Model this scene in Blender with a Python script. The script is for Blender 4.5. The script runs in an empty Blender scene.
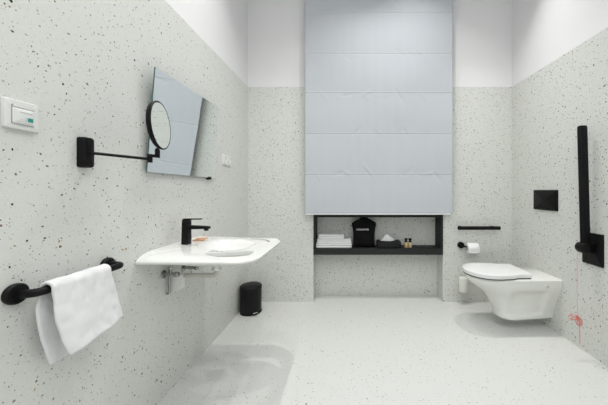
import bpy, bmesh, math, random
from mathutils import Vector, Matrix, noise
random.seed(7)
scene = bpy.context.scene
COL = scene.collection
PI = math.pi

# ------------------------------------------------------------------ room measures (metres, camera at x=0,y=0)
XL, XR, YB, YF = -0.97, 1.62, 2.652, -2.6
CEIL, TILE, CAMZ = 3.30, 2.112, 1.10
NX0, NX1, NYB = -0.330, 0.943, 2.828

# ------------------------------------------------------------------ materials
def mat(name, col, rough=0.5, metal=0.0, spec=0.5, bump=None, sheen=0.0, coat=0.0):
    m = bpy.data.materials.new(name); m.use_nodes = True
    nt = m.node_tree; b = nt.nodes['Principled BSDF']
    b.inputs['Base Color'].default_value = (*col, 1)
    b.inputs['Roughness'].default_value = rough
    b.inputs['Metallic'].default_value = metal
    b.inputs['Specular IOR Level'].default_value = spec
    b.inputs['Sheen Weight'].default_value = sheen
    b.inputs['Coat Weight'].default_value = coat
    tc = nt.nodes.new('ShaderNodeTexCoord')
    n = nt.nodes.new('ShaderNodeTexNoise')
    n.inputs['Scale'].default_value = bump[0] if bump else 40
    n.inputs['Detail'].default_value = 3
    nt.links.new(tc.outputs['Object'], n.inputs['Vector'])
    # slight procedural tone variation of the surface
    mx = nt.nodes.new('ShaderNodeMix'); mx.data_type = 'RGBA'
    mx.inputs[6].default_value = (*[c*0.97 for c in col], 1)
    mx.inputs[7].default_value = (*[min(1, c*1.03) for c in col], 1)
    nt.links.new(n.outputs['Fac'], mx.inputs[0])
    nt.links.new(mx.outputs[2], b.inputs['Base Color'])
    if bump:
        bp = nt.nodes.new('ShaderNodeBump'); bp.inputs['Strength'].default_value = bump[1]
        bp.inputs['Distance'].default_value = bump[2]
        nt.links.new(n.outputs['Fac'], bp.inputs['Height'])
        nt.links.new(bp.outputs['Normal'], b.inputs['Normal'])
    return m

def terrazzo(name, base, rough, layers, mottle=0.025):
    m = bpy.data.materials.new(name); m.use_nodes = True
    nt = m.node_tree; N = nt.nodes; Lk = nt.links
    b = N['Principled BSDF']; b.inputs['Roughness'].default_value = rough
    b.inputs['Specular IOR Level'].default_value = 0.35
    tc = N.new('ShaderNodeTexCoord')
    # wobble the coordinates so the chips are angular and irregular
    nz = N.new('ShaderNodeTexNoise'); nz.inputs['Scale'].default_value = 70; nz.inputs['Detail'].default_value = 1
    Lk.new(tc.outputs['Object'], nz.inputs['Vector'])
    sub = N.new('ShaderNodeVectorMath'); sub.operation = 'SUBTRACT'; sub.inputs[1].default_value = (.5, .5, .5)
    Lk.new(nz.outputs['Color'], sub.inputs[0])
    sc = N.new('ShaderNodeVectorMath'); sc.operation = 'SCALE'; sc.inputs['Scale'].default_value = 0.012
    Lk.new(sub.outputs[0], sc.inputs[0])
    ad = N.new('ShaderNodeVectorMath'); ad.operation = 'ADD'
    Lk.new(tc.outputs['Object'], ad.inputs[0]); Lk.new(sc.outputs[0], ad.inputs[1])
    mo = N.new('ShaderNodeTexNoise'); mo.inputs['Scale'].default_value = 180; mo.inputs['Detail'].default_value = 4
    Lk.new(tc.outputs['Object'], mo.inputs['Vector'])
    mx = N.new('ShaderNodeMix'); mx.data_type = 'RGBA'
    mx.inputs[6].default_value = (*[c*(1-mottle*3) for c in base], 1)
    mx.inputs[7].default_value = (*[min(1, c*(1+mottle*3)) for c in base], 1)
    Lk.new(mo.outputs['Fac'], mx.inputs[0])
    cur = mx.outputs[2]
    for k, (scale, rmax, prob, cols) in enumerate(layers):
        of = N.new('ShaderNodeVectorMath'); of.operation = 'ADD'; of.inputs[1].default_value = (3.7*k, 1.3*k, 7.1*k)
        Lk.new(ad.outputs[0], of.inputs[0])
        v = N.new('ShaderNodeTexVoronoi'); v.inputs['Scale'].default_value = scale
        v.inputs['Randomness'].default_value = 1.0
        Lk.new(of.outputs[0], v.inputs['Vector'])
        sp = N.new('ShaderNodeSeparateColor'); Lk.new(v.outputs['Color'], sp.inputs[0])
        r = N.new('ShaderNodeMath'); r.operation = 'MULTIPLY_ADD'    # chip radius differs from chip to chip
        r.inputs[1].default_value = rmax*0.7; r.inputs[2].default_value = rmax*0.3
        Lk.new(sp.outputs[0], r.inputs[0])
        lt = N.new('ShaderNodeMath'); lt.operation = 'LESS_THAN'
        Lk.new(v.outputs['Distance'], lt.inputs[0]); Lk.new(r.outputs[0], lt.inputs[1])
        pr = N.new('ShaderNodeMath'); pr.operation = 'LESS_THAN'; pr.inputs[1].default_value = prob
        Lk.new(sp.outputs[1], pr.inputs[0])
        mk = N.new('ShaderNodeMath'); mk.operation = 'MULTIPLY'
        Lk.new(lt.outputs[0], mk.inputs[0]); Lk.new(pr.outputs[0], mk.inputs[1])
        cr = N.new('ShaderNodeValToRGB'); cr.color_ramp.interpolation = 'CONSTANT'
        els = cr.color_ramp.elements
        while len(els) < len(cols): els.new(0.5)
        for i, (p, c) in enumerate(cols):
            els[i].position = p; els[i].color = (*c, 1)
        Lk.new(sp.outputs[2], cr.inputs['Fac'])
        mm = N.new('ShaderNodeMix'); mm.data_type = 'RGBA'
        Lk.new(mk.outputs[0], mm.inputs[0]); Lk.new(cur, mm.inputs[6]); Lk.new(cr.outputs['Color'], mm.inputs[7])
        cur = mm.outputs[2]
    Lk.new(cur, b.inputs['Base Color'])
    return m

OCH2 = (.45, .38, .27)
BLK, GRY, OCH, BRN, LGR = (.018, .02, .022), (.16, .17, .16), (.42, .29, .14), (.22, .13, .09), (.42, .44, .42)
M = {}
def wall_layers():
    return [(22, .135, .30, [(0, BLK), (.35, OCH), (.55, GRY), (.8, BRN)]),
            (40, .185, 1.0, [(0, BLK), (.50, GRY), (.60, OCH), (.74, BRN), (.82, LGR)]),
            (70, .24, .95, [(0, GRY), (.16, BLK), (.42, LGR), (.72, OCH), (.82, BRN)]),
            (125, .25, .50, [(0, LGR), (.40, GRY), (.70, OCH2), (.85, BLK)])]
M['terrazzo_wall'] = terrazzo('terrazzo_wall', (.735, .745, .715), .42, wall_layers())
M['terrazzo_floor'] = terrazzo('terrazzo_floor', (.70, .71, .69), .38, [
    (24, .125, .35, [(0, BLK), (.35, GRY), (.65, OCH), (.85, LGR)]),
    (48, .18, .60, [(0, GRY), (.20, BLK), (.40, LGR), (.78, OCH)]),
    (90, .22, .55, [(0, LGR), (.45, GRY), (.72, OCH2), (.92, BLK)])])
M['plaster'] = mat('white_plaster', (.88, .875, .885), .85, bump=(120, .08, .002))
M['ceramic'] = mat('white_ceramic', (.82, .82, .805), .12, coat=.5)
M['ceramic_toilet'] = mat('toilet_ceramic', (.84, .845, .815), .14, coat=.5)
M['lid_white'] = mat('seat_plastic', (.84, .845, .84), .2)
M['black'] = mat('matt_black_metal', (.004, .004, .0045), .45, spec=.18)
M['black_soft'] = mat('black_plastic', (.005, .005, .006), .42, spec=.22)
M['black_cloth'] = mat('black_cloth', (.007, .007, .008), .9, spec=.15, bump=(300, .4, .002))
M['shelf'] = mat('anthracite_board', (.026, .027, .027), .6, spec=.2)
M['tissue_box'] = mat('dark_grey_leather', (.016, .016, .018), .6, spec=.2, bump=(200, .3, .001))
M['chrome'] = mat('chrome', (.75, .76, .77), .15, metal=1)
M['chrome_dark'] = mat('dark_chrome', (.36, .36, .35), .22, metal=1)  # darker chrome tone for the riser and valves
M['alu'] = mat('white_rail', (.88, .88, .88), .35)
M['white_plastic'] = mat('white_plastic', (.80, .81, .79), .35)
M['cream_plastic'] = mat('cream_plastic', (.82, .82, .77), .4)
M['teal'] = mat('teal_mark', (.02, .30, .25), .5)
M['groove'] = mat('grey_groove', (.35, .36, .36), .6)
M['towel'] = mat('terry_towel', (.86, .86, .87), .95, spec=.1, bump=(420, .7, .003), sheen=.3)
M['paper'] = mat('tissue_paper', (.88, .88, .88), .9, spec=.1, bump=(60, .3, .003))
M['gold'] = mat('gold_glass', (.78, .62, .36), .3, metal=.3)
M['peach'] = mat('peach_wrap', (.80, .50, .34), .5)
M['red_cord'] = mat('red_cord', (.74, .24, .21), .8)
M['pink_cord'] = mat('pink_cord', (.70, .44, .40), .8)
M['core'] = mat('cardboard', (.35, .27, .18), .9)
M['mirror'] = mat('mirror_silver', (.86, .90, .90), .015, metal=1)
M['glass_edge'] = mat('green_glass_edge', (.05, .12, .11), .15)
M['print_white'] = mat('white_print', (.7, .7, .7), .7)
# roman blind cloth: woven bump
def blind_mat():
    m = mat('blind_cloth', (.575, .602, .648), .85, spec=.15, bump=(500, .15, .001), sheen=.15)
    return m
M['blind'] = blind_mat()

# ------------------------------------------------------------------ mesh helpers (world coordinates)
def link(name, bm, m, root=None, smooth=True, angle=35, mats=None):
    me = bpy.data.meshes.new(name)
    off = root_world(root) if root else Vector((0, 0, 0))
    if root is not None:
        bmesh.ops.translate(bm, verts=bm.verts, vec=-off)
    bmesh.ops.recalc_face_normals(bm, faces=bm.faces)
    if smooth:
        for f in bm.faces: f.smooth = True
        for e in bm.edges:
            if len(e.link_faces) == 2 and e.calc_face_angle(0) > math.radians(angle): e.smooth = False
    bm.to_mesh(me); bm.free()
    for mm in (mats or [m]): me.materials.append(mm)
    o = bpy.data.objects.new(name, me); COL.objects.link(o)
    if root is not None: o.parent = root
    return o
def root_world(r):
    v = Vector((0, 0, 0))
    while r is not None: v += r.location; r = r.parent
    return v
def thing(name, label, cat, loc, group=None):
    o = bpy.data.objects.new(name, None); COL.objects.link(o)
    o.empty_display_size = .05; o.location = loc
    tag(o, label, cat, group); return o
def tag(o, label, cat, group=None):
    o['label'] = label; o['category'] = cat
    if group: o['group'] = group
def struct(o): o['kind'] = 'structure'; return o
def merge(bm, b2):
    me = bpy.data.meshes.new('t'); b2.to_mesh(me); b2.free(); bm.from_mesh(me); bpy.data.meshes.remove(me)
def box(bm, x0, x1, y0, y1, z0, z1, bev=0, seg=2):
    b = bmesh.new(); bmesh.ops.create_cube(b, size=1)
    for v in b.verts:
        v.co = Vector(((x0+x1)/2+v.co.x*(x1-x0), (y0+y1)/2+v.co.y*(y1-y0), (z0+z1)/2+v.co.z*(z1-z0)))
    if bev: bmesh.ops.bevel(b, geom=b.edges[:], offset=bev, segments=seg, affect='EDGES', profile=.5)
    merge(bm, b); return bm
def B(*a, **k): return box(bmesh.new(), *a, **k)
def rings(bm, rs, cap0=True, cap1=True):
    """skin a list of closed rings of equal point count"""
    vs = [[bm.verts.new(p) for p in r] for r in rs]
    n = len(rs[0])
    for a, b in zip(vs, vs[1:]):
        for i in range(n): bm.faces.new((a[i], a[(i+1) % n], b[(i+1) % n], b[i]))
    for cap, r, ring in ((cap0, vs[0], rs[0]), (cap1, vs[-1], rs[-1])):
        if cap:
            c = bm.verts.new(sum((Vector(p) for p in ring), Vector())/n)
            for i in range(n): bm.faces.new((r[i], r[(i+1) % n], c))
    return bm
def tube(bm, pts, r, seg=14, cap=True):
    pts = [Vector(p) for p in pts]; rs = []
    rr = r if isinstance(r, (list, tuple)) else [r]*len(pts)
    t = (pts[1]-pts[0]).normalized()
    up = Vector((0, 0, 1)) if abs(t.z) < .9 else Vector((1, 0, 0))
    n = t.cross(up).normalized()
    for i, p in enumerate(pts):
        if i == 0: t = (pts[1]-p)
        elif i == len(pts)-1: t = (p-pts[i-1])
        else: t = (pts[i+1]-p).normalized()+(p-pts[i-1]).normalized()
        t.normalize(); n = (n-t*n.dot(t)).normalized(); b = t.cross(n)
        rs.append([p+(n*math.cos(a)+b*math.sin(a))*rr[i] for a in [2*PI*k/seg for k in range(seg)]])
    return rings(bm, rs, cap, cap)
def smoothpath(pts, rad=.02, n=6):
    """round the inner corners of a polyline"""
    pts = [Vector(p) for p in pts]; out = [pts[0]]
    for a, p, b in zip(pts, pts[1:], pts[2:]):
        da, db = (a-p), (b-p); r = min(rad, da.length*.48, db.length*.48)
        p0, p1 = p+da.normalized()*r, p+db.normalized()*r
        for k in range(n+1):
            t = k/n; out.append(p0*(1-t)**2+p*2*t*(1-t)+p1*t*t)
    out.append(pts[-1]); return out
def lathe(bm, prof, c, axis=(0, 0, 1), seg=36):
    """prof = [(radius, height along axis)]"""
    c = Vector(c); ax = Vector(axis).normalized()
    u = ax.orthogonal().normalized(); v = ax.cross(u)
    rs = [[c+ax*h+(u*math.cos(a)+v*math.sin(a))*max(r, 1e-5) for a in [2*PI*k/seg for k in range(seg)]] for r, h in prof]
    return rings(bm, rs)
def rrect(cx, cy, w, h, r, n=6):
    """2-D rounded rectangle outline"""
    out = []
    for sx, sy, a0 in ((1, 1, 0), (-1, 1, PI/2), (-1, -1, PI), (1, -1, 3*PI/2)):
        for k in range(n+1):
            a = a0+PI/2*k/n
            out.append((cx+sx*(w/2-r)+r*math.cos(a), cy+sy*(h/2-r)+r*math.sin(a)))
    return out
def plate(bm, out2, f, t0, t1, bev=.002):
    """extrude a convex 2-D outline; f(u,v,t)->3-D; small rounded lip at t1"""
    cx = sum(p[0] for p in out2)/len(out2); cy = sum(p[1] for p in out2)/len(out2)
    def ins(d):
        res = []
        for u, v in out2:
            du, dv = u-cx, v-cy; L = math.hypot(du, dv) or 1
            res.append((u-du/L*d, v-dv/L*d))
        return res
    s = 1 if t1 > t0 else -1
    rs = [[f(u, v, t0) for u, v in out2], [f(u, v, t1-s*bev) for u, v in out2],
          [f(u, v, t1-s*bev*.3) for u, v in ins(bev*.4)], [f(u, v, t1) for u, v in ins(bev)]]
    return rings(bm, rs)

# ------------------------------------------------------------------ setting
T = .12
def wall_pair(name, tile_boxes, upper_boxes):
    bm = bmesh.new()
    for b in upper_boxes: box(bm, *b)
    w = struct(link(name, bm, M['plaster'], smooth=False))
    bm = bmesh.new()
    for b in tile_boxes: box(bm, *b)
    c = link('tile_cladding', bm, M['terrazzo_wall'], w, smooth=False)
    c['label'] = 'speckled grey terrazzo wall tiles'
    return w
G = .006  # plaster sits a little behind the tile face
wall_pair('wall_left', [(XL-T, XL, YF, YB+.25, 0, TILE)], [(XL-T, XL-G, YF, YB+.25, TILE, CEIL)])
wall_pair('wall_right', [(XR, XR+T, YF, YB+.25, 0, TILE)], [(XR+G, XR+T, YF, YB+.25, TILE, CEIL)])
wall_pair('wall_back',
          [(XL, NX0, YB, YB+.25, 0, TILE), (NX1, XR, YB, YB+.25, 0, TILE), (NX0, NX1, NYB, YB+.25, 0, TILE)],
          [(XL-G, NX0, YB+G, YB+.25, TILE, CEIL), (NX1, XR+G, YB+G, YB+.25, TILE, CEIL), (NX0, NX1, NYB, YB+.25, TILE, CEIL)])
wall_pair('wall_front', [(XL-T, XR+T, YF-T, YF, 0, TILE)], [(XL-T, XR+T, YF-T, YF-G, TILE, CEIL)])
struct(link('floor', B(XL-T, XR+T, YF-T, YB+.25, -.1, 0), M['terrazzo_floor'], smooth=False))
struct(link('ceiling', B(XL-T, XR+T, YF-T, YB+.25, CEIL, CEIL+.1), M['plaster'], smooth=False))

# ------------------------------------------------------------------ niche shelf box
r = thing('niche_shelf', 'dark anthracite open shelf box set in the wall niche under the blind', 'shelf', (.314, YB, .464))
yf, yb = YB-.006, NYB-.002
link('bottom_board', B(NX0+.001, NX1-.001, yf, yb, .464, .524, bev=.0015, seg=1), M['shelf'], r, smooth=False)
link('top_board', B(NX0+.001, NX1-.001, yf, yb, .832, .868, bev=.0015, seg=1), M['shelf'], r, smooth=False)
link('side_board', B(NX0+.001, NX0+.020, yf, yb, .5245, .8315), M['shelf'], r, smooth=False)
link('side_board', B(NX1-.020, NX1-.001, yf, yb, .5245, .8315), M['shelf'], r, smooth=False)

# ------------------------------------------------------------------ roman blind
BX0, BX1, BY, BZ0, BZ1 = -.402, 1.010, 2.585, .875, 3.10
seams = [1.248, 1.640, 2.030, 2.408, 2.80]
dents = []
for z in seams:
    for k in range(9):
        dents.append((random.uniform(BX0+.05, BX1-.05), z+random.uniform(-.06, .02), random.uniform(-.9, .9),
                      random.uniform(.025, .07), random.uniform(.006, .016), random.uniform(-.0045, .0045)))
for x, z, a, l, w, d in ((.80, 1.262, .2, .05, .012, -.006), (.86, 1.225, -.9, .05, .012, .007), (.58, 1.27, .8, .05, .015, .006),
                         (.0, 1.265, -.5, .05, .012, -.006), (-.08, 1.255, .3, .05, .015, .006), (.21, 1.28, -.9, .09, .012, -.004),
                         (.09, 1.655, .8, .05, .014, .006), (.30, 1.66, -.7, .05, .012, -.005), (.55, 1.66, -1., .04, .012, .006),
                         (.50, 2.00, -1., .08, .014, .005), (.19, 2.03, .5, .05, .012, -.006), (.02, 2.01, .1, .05, .012, .005)):
    dents.append((x, z, a, l, w, d))
def blind_y(x, z):
    y = 0
    zs = [BZ0]+seams+[3.2]
    for a, b in zip(zs, zs[1:]):
        if a <= z <= b:
            t = (z-a)/(b-a)
            y -= .0055*math.sin(PI*min(1, t*1.0))*(1-.55*t)     # each cloth panel bellies out near its lower edge
    for s in seams:
        y -= .0016*math.exp(-((z-s-.006)/.005)**2)
        y += .0016*math.exp(-((z-s+.005)/.004)**2)
    for dx, dz, a, l, w, d in dents:
        u = (x-dx)*math.cos(a)+(z-dz)*math.sin(a); v = -(x-dx)*math.sin(a)+(z-dz)*math.cos(a)
        q = (u/l)**2+(v/w)**2
        if q < 9: y += .62*d*math.exp(-q)
    y += .0022*noise.noise(Vector((x*4, 0, z*1.6)))+.0012*noise.noise(Vector((x*16, 3, z*2.0)))
    return BY+y
r = thing('roman_blind', 'tall pale blue-grey roman blind hanging over the niche', 'blind', (.304, BY, BZ0))
bm = bmesh.new(); nx = 170
zl = []
z = BZ0
while z < BZ1: zl.append(z); z += .0035 if min(abs(z-s) for s in seams) < .022 else .0105
zl.append(BZ1)
gr = [[bm.verts.new((BX0+(BX1-BX0)*i/nx, blind_y(BX0+(BX1-BX0)*i/nx, zz), zz)) for i in range(nx+1)] for zz in zl]
for a, b in zip(gr, gr[1:]):
    for i in range(nx): bm.faces.new((a[i], a[i+1], b[i+1], b[i]))
c = link('blind_cloth', bm, M['blind'], r, angle=80)
s = c.modifiers.new('s', 'SOLIDIFY'); s.thickness = .003; s.offset = 0
bm = B(BX0+.002, BX1-.02, BY-.012, BY+.006, BZ0-.011, BZ0-.001, bev=.003)
o = link('hem_bar', bm, M['alu'], r); o['label'] = 'white bottom rail of the blind'
link('head_rail', B(BX0, BX1, BY-.01, BY+.03, BZ1-.02, CEIL-.001), M['alu'], r)

# ------------------------------------------------------------------ things on the shelf
ZS = .5245
def folded_towel(name, label, x0, x1, y0, y1, z0, z1, layers, seed):
    rnd = random.Random(seed); bm = bmesh.new(); h = (z1-z0)/layers
    # one long cloth folded back and forth: a serpentine side profile with rounded turns at the front
    for k in range(layers):
        b = bmesh.new()
        out = rrect((y0+y1)/2, z0+h*(k+.5), (y1-y0)-.004*k, h*.98, h*.46, 6)
        ns = 14; rs = []
        for i in range(ns+1):
            t = i/ns; x = x0+(x1-x0)*t
            e = min(t, 1-t)*ns; sc = 1 if e >= 1 else .90+.10*e
            cz = z0+h*(k+.5); ring = []
            for u, v in out:
                dz = .0025*noise.noise(Vector((x*18+seed, u*14, k*3.1)))
                ring.append((x+.002*noise.noise(Vector((u*30, v*30, seed))), (y0+y1)/2+(u-(y0+y1)/2)*sc, cz+(v-cz)*sc+(dz if v > cz else 0)))
            rs.append(ring)
        rings(b, rs); merge(bm, b)
    o = link(name, bm, M['towel'], smooth=True, angle=60)
    tag(o, label, 'towel', 'folded towels in the niche'); return o
folded_towel('folded_towel', 'large folded white towel at the bottom of the niche stack', -.306, .046, 2.665, 2.81, ZS, ZS+.045, 2, 1)
folded_towel('folded_towel', 'folded white towel in the middle of the niche stack', -.298, .040, 2.67, 2.81, ZS+.0452, ZS+.088, 2, 2)
folded_towel('folded_towel', 'smaller folded white towel lying on top of the niche stack', -.283, -.030, 2.672, 2.79, ZS+.0885, ZS+.132, 2, 3)

# black pouch with white print
r = thing('cloth_pouch', 'black cloth pouch with white printed word standing in the niche', 'pouch', (.18, 2.73, ZS))
half = [(.104, .0), (.110, .03), (.108, .10), (.112, .17), (.124, .225), (.122, .243), (.085, .266), (.045, .285), (.038, .296), (.0, .299)]
out = [(x, z) for x, z in half]+[(-x, z) for x, z in reversed(half[:-1])]
bm = bmesh.new(); rs = []
for k, (ins, y) in enumerate(((.55, .035), (.88, .030), (.98, .015), (1, 0), (.98, -.015), (.90, -.028), (.60, -.036))):
    rs.append([(.172+x*ins, 2.735+y*(1-.45*z/.3)+.003*noise.noise(Vector((x*20, z*18, k))), ZS+.0005+(.14+(z-.14)*(ins if ins > .9 else ins))*1.0-(.0 if ins == 1 else 0)) for x, z in out])
for rg in rs:
    for i, p in enumerate(rg): rg[i] = (p[0], p[1], max(p[2], ZS+.0005))
rings(bm, rs); link('pouch_body', bm, M['black_cloth'], r, angle=60)
def text_mesh(body, size):
    cu = bpy.data.curves.new('t', 'FONT'); cu.body = body; cu.size = size; cu.align_x = 'CENTER'; cu.align_y = 'CENTER'
    cu.extrude = .0008; cu.resolution_u = 3; cu.offset = size*.015
    o = bpy.data.objects.new('t', cu); COL.objects.link(o)
    bpy.context.view_layer.update()
    me = bpy.data.meshes.new_from_object(o.evaluated_get(bpy.context.evaluated_depsgraph_get()))
    bpy.data.objects.remove(o); b = bmesh.new(); b.from_mesh(me); bpy.data.meshes.remove(me); return b
bm = text_mesh('HAIRDRYER', .0235)
bmesh.ops.rotate(bm, verts=bm.verts, cent=(0, 0, 0), matrix=Matrix.Rotation(PI/2, 3, 'X'))
bmesh.ops.translate(bm, verts=bm.verts, vec=(.158, 2.7085, ZS+.178))
link('printed_word', bm, M['print_white'], r, smooth=False)['label'] = 'white printed word'

# tissue box
r = thing('tissue_box', 'low dark tissue box with a white tissue peak in the niche', 'tissue box', (.42, 2.72, ZS))
bm = bmesh.new(); box(bm, .300, .535, 2.665, 2.785, ZS, ZS+.066, bev=.006)
link('box_body', bm, M['tissue_box'], r)
bm = bmesh.new(); rs = []
for k in range(9):
    t = k/8; n = 20
    w = .072*(1-t)**.85+.004; dy = .022*(1-t)+.003
    rs.append([(.405+w*math.cos(a)*(1+.10*math.sin(3*a+t*4))+.004*math.sin(5*t), 2.722+dy*math.sin(a)*(1+.35*math.sin(4*a+3*t)), ZS+.061+.068*t) for a in [2*PI*i/n for i in range(n)]])
rings(bm, rs); link('tissue', bm, M['paper'], r, angle=70)
# two gold jars
for x, lab in ((.590, 'small gold jar with dark lid, nearer the tissue box'), (.630, 'small gold jar with dark lid, nearer the right board')):
    r = thing('cosmetic_jar', lab, 'jar', (x, 2.70, ZS), 'gold jars in the niche')
    link('jar_body', lathe(bmesh.new(), [(.0, 0), (.017, 0), (.019, .003), (.019, .050), (.016, .054), (0, .054)], (x, 2.70, ZS)), M['gold'], r)
    link('jar_lid', lathe(bmesh.new(), [(.0, .0545), (.014, .0545), (.0145, .068), (.008, .072), (.017, .080), (.016, .092), (0, .096)], (x, 2.70, ZS), seg=18), M['black_soft'], r)

# ------------------------------------------------------------------ wash basin
BCX, BCY = -.70, 1.545
bx0, bx1, by0, by1 = XL+.001, -.428, 1.232, 1.862
def inside_rr(x, y, rf=.10, rb=.004):
    if not (bx0 <= x <= bx1 and by0 <= y <= by1): return False
    r_ = (rf if y < BCY else .15) if x > BCX else rb
    cx = min(max(x, bx0+r_), bx1-r_) ; cy = min(max(y, by0+r_), by1-r_)
    return (x-cx)**2+(y-cy)**2 <= r_*r_+1e-12 or cx == x or cy == y
def out_r(a):
    lo, hi = 0, 1
    for _ in range(30):
        m_ = (lo+hi)/2
        if inside_rr(BCX+m_*math.cos(a), BCY+m_*math.sin(a)): lo = m_
        else: hi = m_
    return lo
NB = 128
angs = [2*PI*i/NB for i in range(NB)]
# exact corner directions so the plan keeps its corners at the wall
for yy in (by0, by1):
    ca = math.atan2(yy-BCY, bx0-BCX) % (2*PI)
    k = min(range(NB), key=lambda i: abs(angs[i]-ca)); angs[k] = ca
RO = [out_r(a) for a in angs]
def sup(a, ax, ay, n): return 1/((abs(math.cos(a))/ax)**n+(abs(math.sin(a))/ay)**n)**(1/n)
def edge_d(x, y): return min(bx1-x, y-by0, by1-y)     # distance from the three free edges
def ztop(x, y):
    d = max(0, edge_d(x, y)); t = min(1, d/.10)
    wl = max(0, min(1, (-.62-x)/.30))
    return .770+(.014+.018*wl)*(1-(1-t)**2)-.006*max(0, min(1, (x+.56)/.12))
def ring(fr, z=None, add=0.0, shape=None):
    out = []
    for a, R in zip(angs, RO):
        rr = shape(a) if shape else R*fr-add
        x, y = BCX+rr*math.cos(a), BCY+rr*math.sin(a)
        if shape is None and fr == 1 and add:           # keep the wall side on the wall
            if math.cos(a) < 0 and abs(BCX+R*math.cos(a)-bx0) < 1e-3: x, y = BCX+R*math.cos(a), BCY+R*math.sin(a)
        out.append((x, y, ztop(x, y) if z is None else z))
    return out
hull = lambda s: (lambda a: sup(a, .190*s if math.cos(a) > 0 else .268, .150*s, 2.3))
bowl = lambda s: (lambda a: sup(a, .172*s if math.cos(a) > 0 else .13*s, .138*s, 2.3))
def mix_ring(s, z, f):
    A = ring(1, z, .012); H = ring(1, z, 0, hull(1.0))
    return [(p[0]*(1-f)+q[0]*f, p[1]*(1-f)+q[1]*f, z) for p, q in zip(A, H)]
def under(rg, t=.013): return [(p[0], p[1], max(.757, ztop(p[0], p[1])-t)) for p in rg]
rs = [ring(1, .690, 0, hull(.35)), ring(1, .693, 0, hull(.76)), ring(1, .704, 0, hull(.92)), ring(1, .735, 0, hull(1.0)),
      under(ring(1, 0, 0, hull(1.03)), .018), under(mix_ring(0, 0, .45)), under(mix_ring(0, 0, .15)), ring(1, .757, .004), ring(1, .759, .001), ring(1, .767, 0),
      ring(1, None, .002), ring(1, None, .012), ring(1, None, .03), ring(1, None, .055)]
a = rs[-1]; bz = ring(1, None, 0, bowl(1.03))
rs.append([(p[0]*.5+q[0]*.5, p[1]*.5+q[1]*.5, ztop(p[0]*.5+q[0]*.5, p[1]*.5+q[1]*.5)) for p, q in zip(a, bz)])
rs += [bz, ring(1, .7835, 0, bowl(1.0)), ring(1, .777, 0, bowl(.95)), ring(1, .765, 0, bowl(.88)), ring(1, .748, 0, bowl(.79)), ring(1, .730, 0, bowl(.66)),
       ring(1, .716, 0, bowl(.45)), ring(1, .711, 0, bowl(.2))]
root_basin = thing('wash_basin', 'wide white ceramic wash basin with side grip slots on left wall', 'sink', (XL, BCY, .69))
bm = rings(bmesh.new(), rs)
basin = link('basin_body', bm, M['ceramic'], root_basin, angle=50)
# grip slots cut through the rim, near side and far side
def slot_cutter(sgn):
    A = [(-.700, .221), (-.660, .246), (-.620, .256), (-.570, .256), (-.530, .247), (-.503, .230), (-.487, .203), (-.482, .165)]
    C_ = [(-.697, .216), (-.665, .205), (-.632, .192), (-.600, .180), (-.565, .166), (-.535, .151), (-.512, .137), (-.488, .128)]
    if sgn > 0: A = [(x, d*.80) for x, d in A]; C_ = [(x, d*.80) for x, d in C_]
    if sgn > 0: C_ = [(x*.45+ax*.55, d*.45+ay*.55) for (x, d), (ax, ay) in zip(C_, A)]
    loop = [Vector(p) for p in A]+[Vector(p) for p in C_[::-1]]
    pts = A
    bm = bmesh.new()
    lo = [bm.verts.new((p.x-XL, sgn*p.y, -.1)) for p in loop]; hi = [bm.verts.new((p.x-XL, sgn*p.y, .3)) for p in loop]
    n = len(loop)
    for i in range(n): bm.faces.new((lo[i], lo[(i+1) % n], hi[(i+1) % n], hi[i]))
    m = len(pts)
    for vs in (lo, hi):
        for i in range(m-1): bm.faces.new((vs[i], vs[i+1], vs[n-2-i], vs[n-1-i]))
    bmesh.ops.recalc_face_normals(bm, faces=bm.faces)
    me = bpy.data.meshes.new('cut'); bm.to_mesh(me); bm.free()
    o = bpy.data.objects.new('cut', me); COL.objects.link(o); o.location = (XL, BCY, .69); return o
cuts = [slot_cutter(1), slot_cutter(-1)]
for c in cuts:
    md = basin.modifiers.new('b', 'BOOLEAN'); md.operation = 'DIFFERENCE'; md.object = c; md.solver = 'EXACT'
bpy.context.view_layer.update()
me2 = bpy.data.meshes.new_from_object(basin.evaluated_get(bpy.context.evaluated_depsgraph_get()))
basin.modifiers.clear(); basin.data = me2; me2.name = 'basin_body'
b_ = bmesh.new(); b_.from_mesh(me2)
for f in b_.faces: f.smooth = True
for e in b_.edges: e.smooth = not (len(e.link_faces) == 2 and e.calc_face_angle(0) > math.radians(50))
b_.to_mesh(me2); b_.free()
for c in cuts: bpy.data.objects.remove(c)
link('drain', lathe(bmesh.new(), [(0, 0), (.03, 0), (.031, .004), (.02, .006), (0, .006)], (BCX-.01, BCY, .7115)), M['chrome'], root_basin)['label'] = 'chrome drain plug'

# plumbing under the basin
r = thing('siphon', 'white flat drain siphon hanging beneath the wash basin', 'siphon', (-.74, 1.48, .535))
bm = bmesh.new()
tube(bm, smoothpath([(-.715, 1.48, .689), (-.715, 1.48, .632), (XL+.08, 1.48, .632)], .022), .0135)
link('drain_pipe', bm, mat('pipe_cream', (.62, .61, .56), .4), r)
link('drain_collar', lathe(bmesh.new(), [(.0140, 0), (.026, 0), (.026, .012), (.021, .013), (.021, .024), (.0140, .024), (.0140, 0)], (-.715, 1.48, .664), seg=24), M['chrome'], r)['label'] = 'chrome drain collar'
bm = bmesh.new()
o2 = [(0, .0), (.070, .030), (.070, .085), (.058, .094), (0, .094)]
plate(bm, o2, lambda u, v, t: (XL+.004+u, t, .535+v), 1.465, 1.495, .003)
tube(bm, [(XL+.001, 1.48, .632), (XL+.08, 1.48, .632)], .0175)
link('trap_cover', bm, mat('siphon_white', (.90, .90, .89), .35), r)
bm = bmesh.new()
tube(bm, smoothpath([(XL+.002, 1.448, .545), (XL+.018, 1.448, .545), (XL+.018, 1.448, .690)], .012), .0055)
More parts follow.
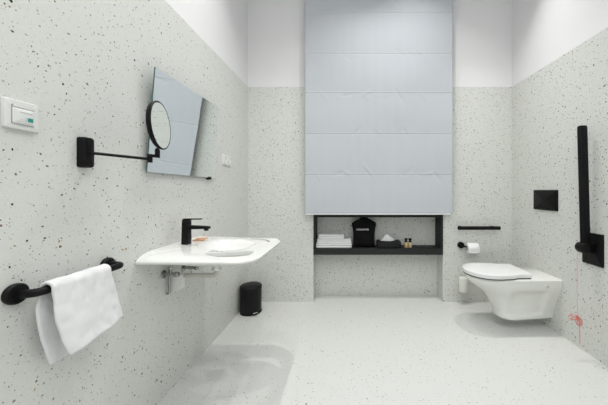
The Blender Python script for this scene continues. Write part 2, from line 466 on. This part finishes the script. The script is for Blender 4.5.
link('riser_pipe', bm, M['chrome_dark'], r)['label'] = 'slim chrome riser pipe'
def valve(x, y, z, lab, knob=True):
    r = thing('angle_valve', lab, 'valve', (x, y, z), 'chrome angle valves under the basin')
    bm = bmesh.new(); tube(bm, [(XL+.001, y, z), (x+.022, y, z)], .0085); tube(bm, [(x, y, z-.012), (x, y, z+.026)], .007)
    lathe(bm, [(0, 0), (.022, 0), (.020, .004), (.009, .006)], (XL+.001, y, z), (1, 0, 0), 24)
    link('valve_body', bm, M['chrome_dark'], r)
    bm = bmesh.new(); lathe(bm, [(0, 0), (.013, 0), (.014, .004), (.014, .016), (.010, .020), (0, .020)], (x+.022, y, z), (1, 0, 0), 12)
    link('valve_knob', bm, M['chrome_dark'], r)
    bm = bmesh.new(); tube(bm, [(x, y, z+.026), (x, y, z+.034)], .0045, 10)
    link('flexible_hose', bm, M['chrome'], r)
valve(-.930, 1.425, .655, 'chrome angle valve beneath the basin, beside the slim chrome riser pipe')
valve(-.925, 1.60, .640, 'chrome angle valve beneath the basin, right of the white trap cover')

# faucet
r = thing('faucet', 'matt black single lever faucet standing on the wash basin', 'faucet', (-.885, 1.50, .80))
fx, fy, fz = -.892, 1.500, .8005
bm = bmesh.new()
rs = []
for t in (0, 1):
    pass
def sq(x, y, z, w, d, rr=.004): return [(u, v, z) for u, v in rrect(x, y, w, d, rr, 4)]
rings(bm, [sq(fx, fy, fz, .035, .038), sq(fx, fy, fz+.003, .037, .040), sq(fx+.001, fy, fz+.124, .035, .038), sq(fx+.001, fy, fz+.126, .033, .036)])
link('faucet_body', bm, M['black'], r)
bm = bmesh.new()
rings(bm, [[(x, y, z) for y, z in rrect(fy, zc, .034, h, .004, 3)] for x, zc, h in ((fx+.015, fz+.093, .022), (fx+.10, fz+.092, .016), (fx+.122, fz+.090, .015), (fx+.126, fz+.090, .012))])
lathe(bm, [(0, 0), (.011, 0), (.011, .012), (0, .012)], (fx+.110, fy, fz+.074), seg=20)
link('spout', bm, M['black'], r)
bm = bmesh.new(); box(bm, fx-.016, fx+.018, fy-.018, fy+.018, fz+.1265, fz+.135, bev=.002)
box(bm, fx-.016, fx+.085, fy-.012, fy+.012, fz+.1355, fz+.141, bev=.002)
link('lever', bm, M['black'], r)

# wrapped soaps beside the faucet
for k, (x, y, z, a, lab) in enumerate(((-.878, 1.60, .7998, .25, 'small peach wrapped soap lying on the basin behind the faucet'),
                                       (-.862, 1.608, .8088, .5, 'small peach wrapped soap resting on top of the other soap'))):
    bm = bmesh.new(); box(bm, -.032, .032, -.011, .011, 0, .009, bev=.003)
    bmesh.ops.rotate(bm, verts=bm.verts, cent=(0, 0, 0), matrix=Matrix.Rotation(a, 3, 'Z'))
    bmesh.ops.translate(bm, verts=bm.verts, vec=(x, y, z))
    tag(link('wrapped_soap', bm, M['peach']), lab, 'soap', 'peach soaps on the basin')

# ------------------------------------------------------------------ tilted wall mirror
r = thing('wall_mirror', 'frameless rectangular wall mirror tilted forward above the basin', 'mirror', (XL, 1.61, 1.185))
y0, y1 = 1.286, 1.945
pb, pt = Vector((-.952, 0, 1.186)), Vector((-.912, 0, 1.686))
up = (pt-pb); n = Vector((up.z, 0, -up.x)).normalized()
bm = bmesh.new()
vs = []
for y in (y0, y1):
    for p in (pb, pt):
        for k in (0, 1): vs.append(bm.verts.new((p.x-n.x*.006*k, y, p.z-n.z*.006*k)))
# order: y0:(pb0,pb1,pt0,pt1) y1:(...)
F = lambda *i: bm.faces.new([vs[k] for k in i])
front = F(0, 2, 6, 4); back = F(1, 5, 7, 3); e1 = F(0, 1, 3, 2); e2 = F(4, 6, 7, 5); e3 = F(2, 3, 7, 6); e4 = F(0, 4, 5, 1)
for f in (back, e1, e2, e3, e4): f.material_index = 1
link('mirror_pane', bm, None, r, smooth=False, mats=[M['mirror'], M['glass_edge']])
for y in (1.40, 1.83):
    link('mirror_bracket', tube(bmesh.new(), [(XL+.001, y, 1.60), (-.929, y, 1.60)], .012), M['chrome'], r)
for y in (1.87,):
    bm = bmesh.new(); box(bm, XL+.001, -.946, y-.012, y+.012, 1.172, 1.184, bev=.002); box(bm, -.949, -.945, y-.012, y+.012, 1.172, 1.192, bev=.001)
    link('mirror_clip', bm, M['black'], r)

# ------------------------------------------------------------------ round magnifying mirror on arm
r = thing('magnifying_mirror', 'round black-rimmed magnifying mirror on a wall arm', 'mirror', (XL, .985, 1.18))
bm = bmesh.new()
plate(bm, rrect(.988, 1.237, .040, .110, .008, 5), lambda u, v, t: (t, u, v), XL+.0005, XL+.028, .005)
link('wall_plate', bm, M['black'], r, angle=60)
J = Vector((-.803, 1.100, 1.226))
link('arm', tube(bmesh.new(), [(XL+.03, .992, 1.236), J], .0056), M['black'], r)
phi = math.radians(14)
nn = Vector((math.cos(phi)*.995, math.sin(phi)*.995, .05)).normalized()
Cm = Vector((-.762, 1.103, 1.363))
Q = .97
bm = bmesh.new()
lathe(bm, [(0, -.014), (.0095, -.014), (.0095, .020), (0, .020)], J, seg=16)
tube(bm, [J+Vector((0, 0, .012)), J+Vector((.026, .004, .014))], .0065)
lathe(bm, [(0, 0), (.009, 0), (.009, .034), (0, .034)], J+Vector((.028, .004, .006)), seg=16)
tube(bm, [J+Vector((.028, .004, .03)), Cm-nn*.012+Vector((0, 0, -.092))], .0055)
link('knuckle_joint', bm, M['black'], r)
bm = bmesh.new()
lathe(bm, [(0, -.020), (.080*Q, -.019), (.093*Q, -.015), (.0985*Q, -.009), (.100*Q, -.003), (.1005*Q, .002), (.099*Q, .004), (.0955*Q, .004), (.095*Q, .001), (.0, .001)], Cm, nn, 64)
link('mirror_rim', bm, M['black'], r, angle=40)
bm = bmesh.new()
lathe(bm, [(0, .0012), (.0945*Q, .0012), (.0945*Q, .0035), (.06, .0029), (.03, .0026), (0, .0025)], Cm, nn, 64)
link('mirror_disc', bm, M['mirror'], r, angle=60)

# ------------------------------------------------------------------ key card switch
r = thing('key_card_switch', 'white square wall switch with a small teal mark', 'switch', (XL, .80, 1.28))
fL = lambda u, v, t: (t, u, v)
cy, cz = .798, 1.320
bm = plate(bmesh.new(), rrect(cy, cz, .084, .084, .005, 4), fL, XL+.0005, XL+.011, .003)
link('frame', bm, M['white_plastic'], r, angle=30)
bm = plate(bmesh.new(), rrect(cy+.001, cz, .056, .056, .002, 3), fL, XL+.0112, XL+.0125, .0008)
link('panel_gap', bm, M['groove'], r)
bm = plate(bmesh.new(), rrect(cy+.001, cz-.004, .0535, .0455, .002, 3), fL, XL+.0126, XL+.0155, .0012)
link('rocker', bm, M['white_plastic'], r)
bm = B(XL+.0125, XL+.0150, cy-.024, cy+.026, cz+.0205, cz+.0265, bev=.0006, seg=1)
link('card_slot', bm, M['white_plastic'], r)
bm = B(XL+.0156, XL+.0162, cy-.010, cy+.020, cz+.0075, cz+.0085); link('slot_line', bm, M['groove'], r, smooth=False)
bm = B(XL+.0157, XL+.0164, cy+.010, cy+.0225, cz-.0165, cz-.005); link('indicator', bm, M['teal'], r, smooth=False)['label'] = 'teal indicator mark'
bm = B(XL+.0157, XL+.0163, cy+.0045, cy+.0095, cz-.0165, cz-.005); link('indicator_light', bm, mat('pale_mark', (.55, .66, .64), .5), r, smooth=False)

# double socket far on the left wall
r = thing('wall_socket', 'white double wall socket between the mirror and the room corner', 'socket', (XL, 2.16, 1.29))
bm = plate(bmesh.new(), rrect(2.165, 1.338, .150, .082, .005, 4), fL, XL+.0005, XL+.011, .003)
link('frame', bm, M['white_plastic'], r)
for y in (2.130, 2.200):
    bm = lathe(bmesh.new(), [(.027, 0), (.027, .003), (.024, .003), (.022, .0005), (0, .0005)], (XL+.011, y, 1.338), (1, 0, 0), 28)
    link('socket_insert', bm, M['white_plastic'], r)

# ------------------------------------------------------------------ towel rail with hand towel
r = thing('towel_rail', 'short black towel rail with round flanges on left wall', 'towel rail', (XL, .935, .80))
ZT, XT, Y0, Y1 = .800, -.902, .785, 1.087
link('bar', tube(bmesh.new(), smoothpath([(XL+.004, Y0, ZT-.004), (XT, Y0, ZT), (XT, Y1, ZT), (XL+.004, Y1, ZT)], .028, 8), .0122, 20), M['black'], r, angle=60)
for y in (Y0, Y1):
    link('flange', lathe(bmesh.new(), [(0, .0003), (.029, .0003), (.030, .003), (.030, .012), (.027, .016), (.015, .018), (0, .018)], (XL, y, ZT-.002), (1, 0, 0), 40), M['black'], r)
bm = bmesh.new()
path = []
R0 = .0195
for k in range(19): path.append(('f', k/18))
for k in range(1, 12): path.append(('a', k/12))
for k in range(22): path.append(('b', k/21))
nu = 30; rows = []
for kind, t in path:
    row = []
    for i in range(nu+1):
        u = i/nu; y = .808+.200*u
        if kind == 'f':
            q = 1-t                           # q=0 at the bar, 1 at the hem
            z = ZT-q*(.190+.022*(1-u)); x = XT+R0+.022*q**1.2+.010*math.sin(u*PI*1.2+.4)*q+.004*math.sin(u*11)*q
            y += q*(.042-.014*(1-u))-.012*math.sin(q*PI)*(1-u)+.006*noise.noise(Vector((q*3, 5, u*2)))
        elif kind == 'a':
            a = PI*t; x = XT+R0*math.cos(a); z = ZT+R0*math.sin(a)
        else:
            q = t; z = ZT-q*(.246+.008*u); x = XT-R0-.008*q+.006*math.sin(u*5+q*2)*q; y += q*.045-.010*u*q-.010*math.sin(q*PI)*(1-u)
            y -= .012*(1-u)*min(1, q*4)
        w = .0030*noise.noise(Vector((u*7, z*26, 1)))+.0018*noise.noise(Vector((u*16, z*60, 4)))
        row.append(bm.verts.new((x+w, y, z+w)))
    rows.append(row)
for a, b in zip(rows, rows[1:]):
    for i in range(nu): bm.faces.new((a[i], a[i+1], b[i+1], b[i]))
o = link('hand_towel', bm, M['towel'], angle=80)
o.modifiers.new('s', 'SOLIDIFY').thickness = .011; o.modifiers['s'].offset = 0
m_ = o.modifiers.new('sub', 'SUBSURF'); m_.levels = 1; m_.render_levels = 2
tag(o, 'white terry hand towel draped over the black towel rail', 'towel')

# ------------------------------------------------------------------ pedal bin
bx, by = -.868, 2.44
r = thing('pedal_bin', 'small black pedal bin on the floor in the left corner', 'trash can', (bx, by, 0))
link('bin_body', lathe(bmesh.new(), [(0, .012), (.090, .012), (.092, .016), (.093, .210), (0, .210)], (bx, by, 0), seg=48), M['black_soft'], r)
link('base_ring', lathe(bmesh.new(), [(0, 0), (.092, 0), (.095, .004), (.095, .012), (.091, .018), (0, .018)], (bx, by, 0), seg=48), M['black_soft'], r)
link('lid', lathe(bmesh.new(), [(0, .211), (.095, .211), (.0955, .228), (.092, .240), (.080, .248), (.05, .254), (0, .257)], (bx, by, 0), seg=48), M['black_soft'], r, angle=50)
bm = bmesh.new(); box(bm, -.020, .020, -.120, -.088, .024, .031, bev=.002)
bmesh.ops.rotate(bm, verts=bm.verts, cent=(0, 0, 0), matrix=Matrix.Rotation(math.radians(38), 3, 'Z'))
bmesh.ops.translate(bm, verts=bm.verts, vec=(bx, by, 0.004)); link('pedal', bm, M['chrome'], r)['label'] = 'chrome pedal'

# ------------------------------------------------------------------ wall hung toilet (right wall)
TY = 2.197
r = thing('toilet', 'wall-hung white toilet with closed lid on the right wall', 'toilet', (XR, TY, .06))
def dshape(xf, xb, hw, L, n=22, p=2.2, wb=None):
    """plan outline: rounded nose at xf, straight back at xb"""
    pts = []; wb = wb or hw
    for k in range(n+1):
        a = -PI/2+PI*k/n
        ca, sa = math.cos(a), math.sin(a)
        pts.append((xf+L-L*abs(ca)**(2/p), -(hw*abs(sa)**(2/p))*(1 if sa > 0 else -1)))
    m = 26
    side = [(xf+L+(xb-xf-L)*k/m, -(hw+(wb-hw)*k/m)) for k in range(1, m+1)]
    return pts+side+[(x, -y) for x, y in reversed(side)]
sl = [  # z, xf, half width, nose length, width at wall
    (.082, 1.222, .084, .09, .054), (.086, 1.206, .099, .10, .062), (.096, 1.196, .105, .11, .068), (.116, 1.192, .106, .12, .072),
    (.128, 1.190, .101, .12, .074), (.150, 1.184, .101, .13, .080), (.200, 1.160, .106, .15, .098), (.240, 1.140, .117, .17, .114), (.275, 1.112, .132, .20, .130),
    (.305, 1.075, .147, .23, .144), (.335, 1.032, .158, .26, .156), (.360, .998, .165, .27, .163), (.385, .972, .170, .27, .168),
    (.402, .962, .173, .27, .170), (.416, .960, .174, .27, .171), (.4205, .963, .171, .268, .169), (.4225, .970, .164, .262, .164)]
dense = []
for a, b in zip(sl, sl[1:]):
    k = max(1, round((b[0]-a[0])/.009))
    dense += [tuple(p*(1-t/k)+q*t/k for p, q in zip(a, b)) for t in range(k)]
dense.append(sl[-1])
def sstep(a, b, v): t = max(0, min(1, (v-a)/(b-a))); return t*t*(3-2*t)
def relief(x, z):      # shallow recess in each flank between the trapway and the wall flange
    return 1-.15*sstep(1.235, 1.30, x)*(1-sstep(1.515, 1.530, x))*sstep(.125, .14, z)*(1-sstep(.29, .35, z))
rs = [[(x, TY+y*relief(x, z), z) for x, y in dshape(xf, XR-.0005, hw, L, wb=wb)] for z, xf, hw, L, wb in dense]
link('bowl', rings(bmesh.new(), rs), M['ceramic_toilet'], r, angle=50)
def lidshape(off):
    pts = []
    xf = .953+off
    prof = [(0, 0), (.004, .035), (.015, .072), (.035, .108), (.065, .142), (.10, .165), (.145, .181), (.19, .186), (.24, .181), (.305, .173), (.335, .155), (.36, .152), (.440, .152), (.447, .148)]
    up_ = [(xf+a*(1-off*2.2), b*(1-off*6)) for a, b in prof]
    return [(x, TY-y) for x, y in up_]+[(x, TY+y) for x, y in reversed(up_[1:])]
def slab(o0, z0, z1, rnd, dome=0.0):
    R = lambda off, z: [(x, y, z) for x, y in lidshape(o0+off)]
    rs = [R(.010, z0), R(.001, z0+.0015), R(0, z0+(z1-z0)*.4), R(.001, z1-rnd*.4), R(.006, z1-.001), R(.016, z1), R(.05, z1+dome)]
    return rings(bmesh.new(), rs)
link('seat_gap_shade', slab(.003, .4230, .4305, .001), mat('seat_shadow_gap', (.06, .06, .06), .6), r)['label'] = 'dark band painted as the shade of the gap beneath the lid'  # shade of the gap under the lid, put in as a dark slab
link('lid', slab(0, .4306, .4620, .008, .003), M['lid_white'], r, angle=60)
for s in (-1, 1):
    link('hinge', lathe(bmesh.new(), [(0, 0), (.013, 0), (.013, .016), (.010, .019), (0, .019)], (1.422, TY+s*.085, .4226)), M['chrome'], r)
link('screw_cap', lathe(bmesh.new(), [(0, 0), (.0135, 0), (.0135, .004), (.009, .007), (0, .007)], (1.505, TY-.1655, .372), (0, -1, .1), 20), M['chrome'], r)['label'] = 'chrome fixing cap'

# flush plate
r = thing('flush_plate', 'black rectangular flush plate on the right wall above the toilet', 'flush plate', (XR, 2.2, .935))
fR = lambda u, v, t: (t, u, v)
bm = plate(bmesh.new(), rrect(2.200, 1.018, .262, .164, .004, 3), fR, XR-.0005, XR-.011, .002); link('plate', bm, M['black'], r)
bm = plate(bmesh.new(), rrect(2.200, 1.018, .236, .140, .003, 3), fR, XR-.0112, XR-.0125, .001); link('flush_button', bm, M['black'], r)

# ------------------------------------------------------------------ rail on the back wall
r = thing('grab_rail', 'short black horizontal rail on back wall above toilet roll', 'grab rail', (1.27, YB, .735))
link('bar', tube(bmesh.new(), [(1.062, 2.585, .736), (1.065, 2.585, .736), (1.463, 2.585, .736), (1.466, 2.585, .736)], [.013, .0178, .0178, .013], 24), M['black'], r, angle=50)
for x in (1.105, 1.420):
    bm = tube(bmesh.new(), [(x, 2.59, .736), (x, YB-.001, .736)], .008); lathe(bm, [(0, 0), (.014, 0), (.013, .006), (0, .007)], (x, YB-.0005, .736), (0, -1, 0), 28)
    link('mount', bm, M['black'], r)

# toilet roll holder and roll
r = thing('toilet_roll_holder', 'black toilet roll holder on the back wall', 'toilet roll holder', (1.13, YB, .56))
hx, hz = 1.112, .563
bm = lathe(bmesh.new(), [(0, 0), (.029, 0), (.030, .003), (.030, .030), (.027, .034), (0, .034)], (hx, YB-.0005, hz), (0, -1, 0), 32)
link('mount', bm, M['black'], r, angle=50)
bm = tube(bmesh.new(), smoothpath([(hx+.004, YB-.03, hz), (hx+.010, YB-.062, hz-.006), (hx+.15, YB-.066, hz-.006)], .015), .008, 14)
link('arm', bm, M['black'], r, angle=60)
r = thing('toilet_roll', 'white toilet paper roll on the black holder', 'toilet roll', (hx+.10, YB-.066, .50))
rc = (hx+.036, YB-.066, hz-.020)
bm = bmesh.new(); lathe(bm, [(.0215, 0), (.048, 0), (.050, .002), (.050, .098), (.048, .100), (.0215, .100), (.0215, 0)], rc, (1, 0, 0), 40)
tube_pts = [[(hx+.038, YB-.1165+.002*math.sin(k), hz-.02-.012*k), (hx+.134, YB-.1165+.002*math.sin(k), hz-.02-.012*k)] for k in range(4)]
vv = [[bm.verts.new(p) for p in q] for q in tube_pts]
for a, b in zip(vv, vv[1:]): bm.faces.new((a[0], a[1], b[1], b[0]))
link('paper', bm, M['paper'], r, angle=50)
bm = lathe(bmesh.new(), [(.0205, 0), (.0213, 0), (.0213, .1), (.0205, .1), (.0205, 0)], rc, (1, 0, 0), 30); link('core', bm, M['core'], r)

# white toilet brush holder on the back wall
r = thing('toilet_brush_holder', 'cream white wall-mounted toilet brush holder beside the toilet', 'toilet brush', (1.118, YB-.05, .11))
bx_, by_ = 1.118, YB-.056
bm = lathe(bmesh.new(), [(0, .122), (.036, .122), (.041, .128), (.044, .252), (.041, .258), (.037, .254), (0, .252)], (bx_, by_, 0), seg=40)
link('cup', bm, M['cream_plastic'], r)
link('wall_bracket', B(bx_-.018, bx_+.018, by_+.040, YB-.0005, .17, .21, bev=.002), M['cream_plastic'], r)
# toilet roll's dark brush handle is hidden behind the bowl

# ------------------------------------------------------------------ folding grab bar (raised), right wall
r = thing('folding_grab_bar', 'black folding support bar raised upright on the right wall', 'grab bar', (XR, 1.775, .61))
bm = plate(bmesh.new(), rrect(1.775, .712, .150, .208, .003, 3), fR, XR-.0005, XR-.010, .002); link('wall_plate', bm, M['black'], r)
bm = bmesh.new(); box(bm, 1.530, XR-.010, 1.748, 1.802, .690, .748, bev=.006)
link('hinge_block', bm, M['black'], r)
bm = lathe(bmesh.new(), [(0, 0), (.030, 0), (.032, .004), (.032, .052), (.030, .056), (0, .056)], (1.550, 1.747, .722), (0, 1, 0), 36)
link('pivot', bm, M['black'], r, angle=50)
p0, p1 = Vector((1.567, 1.775, .735)), Vector((1.546, 1.775, 1.522))
rs = []
for t, s in ((0, 1), (.985, 1), (.995, .93), (1, .8)):
    c = p0.lerp(p1, t); rs.append([(c.x+(u)*s, c.y+v*s, c.z) for u, v in rrect(0, 0, .054, .030, .010, 5)])
link('support_arm', rings(bmesh.new(), rs), M['black'], r, angle=50)

# red pull cord
r = thing('pull_cord', 'thin red pull cord with a tied bundle hanging from folded bar', 'cord', (1.508, 1.775, .09))
cx, cy = 1.507, 1.768
bm = tube(bmesh.new(), smoothpath([(cx+.03, cy, .686), (cx+.002, cy, .686), (cx, cy, .670), (cx+.001, cy, .29)], .006), .0016, 8)
link('upper_cord', bm, M['pink_cord'], r)['label'] = 'pale pink upper cord'
bm = tube(bmesh.new(), [(cx+.002, cy, .29), (cx+.014, cy-.002, .24), (cx+.018, cy, .16), (cx+.018, cy, .092)], .0018, 8)
link('lower_cord', bm, M['red_cord'], r)
bm = bmesh.new()
def loop(c, ang, la, lb, tw, rad=.0021):
    pts = []
    for k in range(25):
        a = 2*PI*k/24; u = la*(1-math.cos(a))/1; v = lb*math.sin(a)
        pts.append((c[0]+u*math.cos(ang)-v*math.sin(ang), c[1]+tw*math.sin(a)*.01, c[2]+u*math.sin(ang)+v*math.cos(ang)))
    tube(bm, pts, rad, 8)
kc = (cx+.003, cy-.002, .268)
for an, la, lb, tw in ((2.8, .024, .009, 1), (3.1, .030, .012, -1), (3.45, .024, .012, .5), (-1.15, .026, .012, 1), (-1.35, .030, .013, -1), (-1.5, .027, .010, .4), (-1.0, .022, .009, -.5)):
    loop(kc, an, la, lb, tw)
b2 = bmesh.new(); bmesh.ops.create_uvsphere(b2, u_segments=14, v_segments=10, radius=.0075)
bmesh.ops.translate(b2, verts=b2.verts, vec=kc); merge(bm, b2)
link('tied_bundle', bm, M['red_cord'], r, angle=60)

# ------------------------------------------------------------------ light: ceiling spots and one added, unseen fill light
def disk(loc, watts, size, col=(1, .985, .95)):
    L = bpy.data.lights.new('ceiling_spot', 'AREA'); L.shape = 'DISK'; L.size = size; L.energy = watts; L.color = col
    o = bpy.data.objects.new('ceiling_spot', L); COL.objects.link(o); o.location = loc; return o
ZC = CEIL-.004
def spot(x, y, w_, size=.05, spread=95):
    o = disk((x, y, ZC), w_, size); o.data.spread = math.radians(spread)
S_ = 88
spot(-.70, 1.68, 3.1, .05, S_)
spot(.147, 1.94, 3.6, .05, 112)
spot(-.70, 1.08, 1.6, .05, S_)
spot(1.32, 2.07, 2.1, .04, 66)
spot(.62, 2.07, 3.9, .04, 112)
spot(.40, .20, 5.0, .06, 150)
spot(-.15, .75, 3.5, .06, 150)
L = bpy.data.lights.new('fill_light', 'AREA'); L.shape = 'RECTANGLE'; L.size = 2.3; L.size_y = 2.4; L.energy = 36; L.color = (.97, 1, 1)
o = bpy.data.objects.new('fill_light', L); COL.objects.link(o); o.location = (.33, -1.1, ZC-.002)  # unseen area light behind the camera, added to fill the room
w = bpy.data.worlds.new('world'); scene.world = w; w.use_nodes = True
w.node_tree.nodes['Background'].inputs[0].default_value = (.8, .85, .9, 1)
w.node_tree.nodes['Background'].inputs[1].default_value = .3

# ------------------------------------------------------------------ camera
cam = bpy.data.cameras.new('camera'); cam.sensor_width = 36; cam.lens = 270*36/608
cam.shift_x = -43/608; cam.shift_y = -12.5/608; cam.clip_start = .02
co = bpy.data.objects.new('camera', cam); COL.objects.link(co)
co.location = (0, 0, CAMZ); co.rotation_euler = (PI/2, 0, 0)
scene.camera = co
vs_ = scene.view_settings
vs_.view_transform = 'Standard'; vs_.look = 'None'; vs_.gamma = 1; vs_.use_curve_mapping = False; vs_.exposure = 0.19
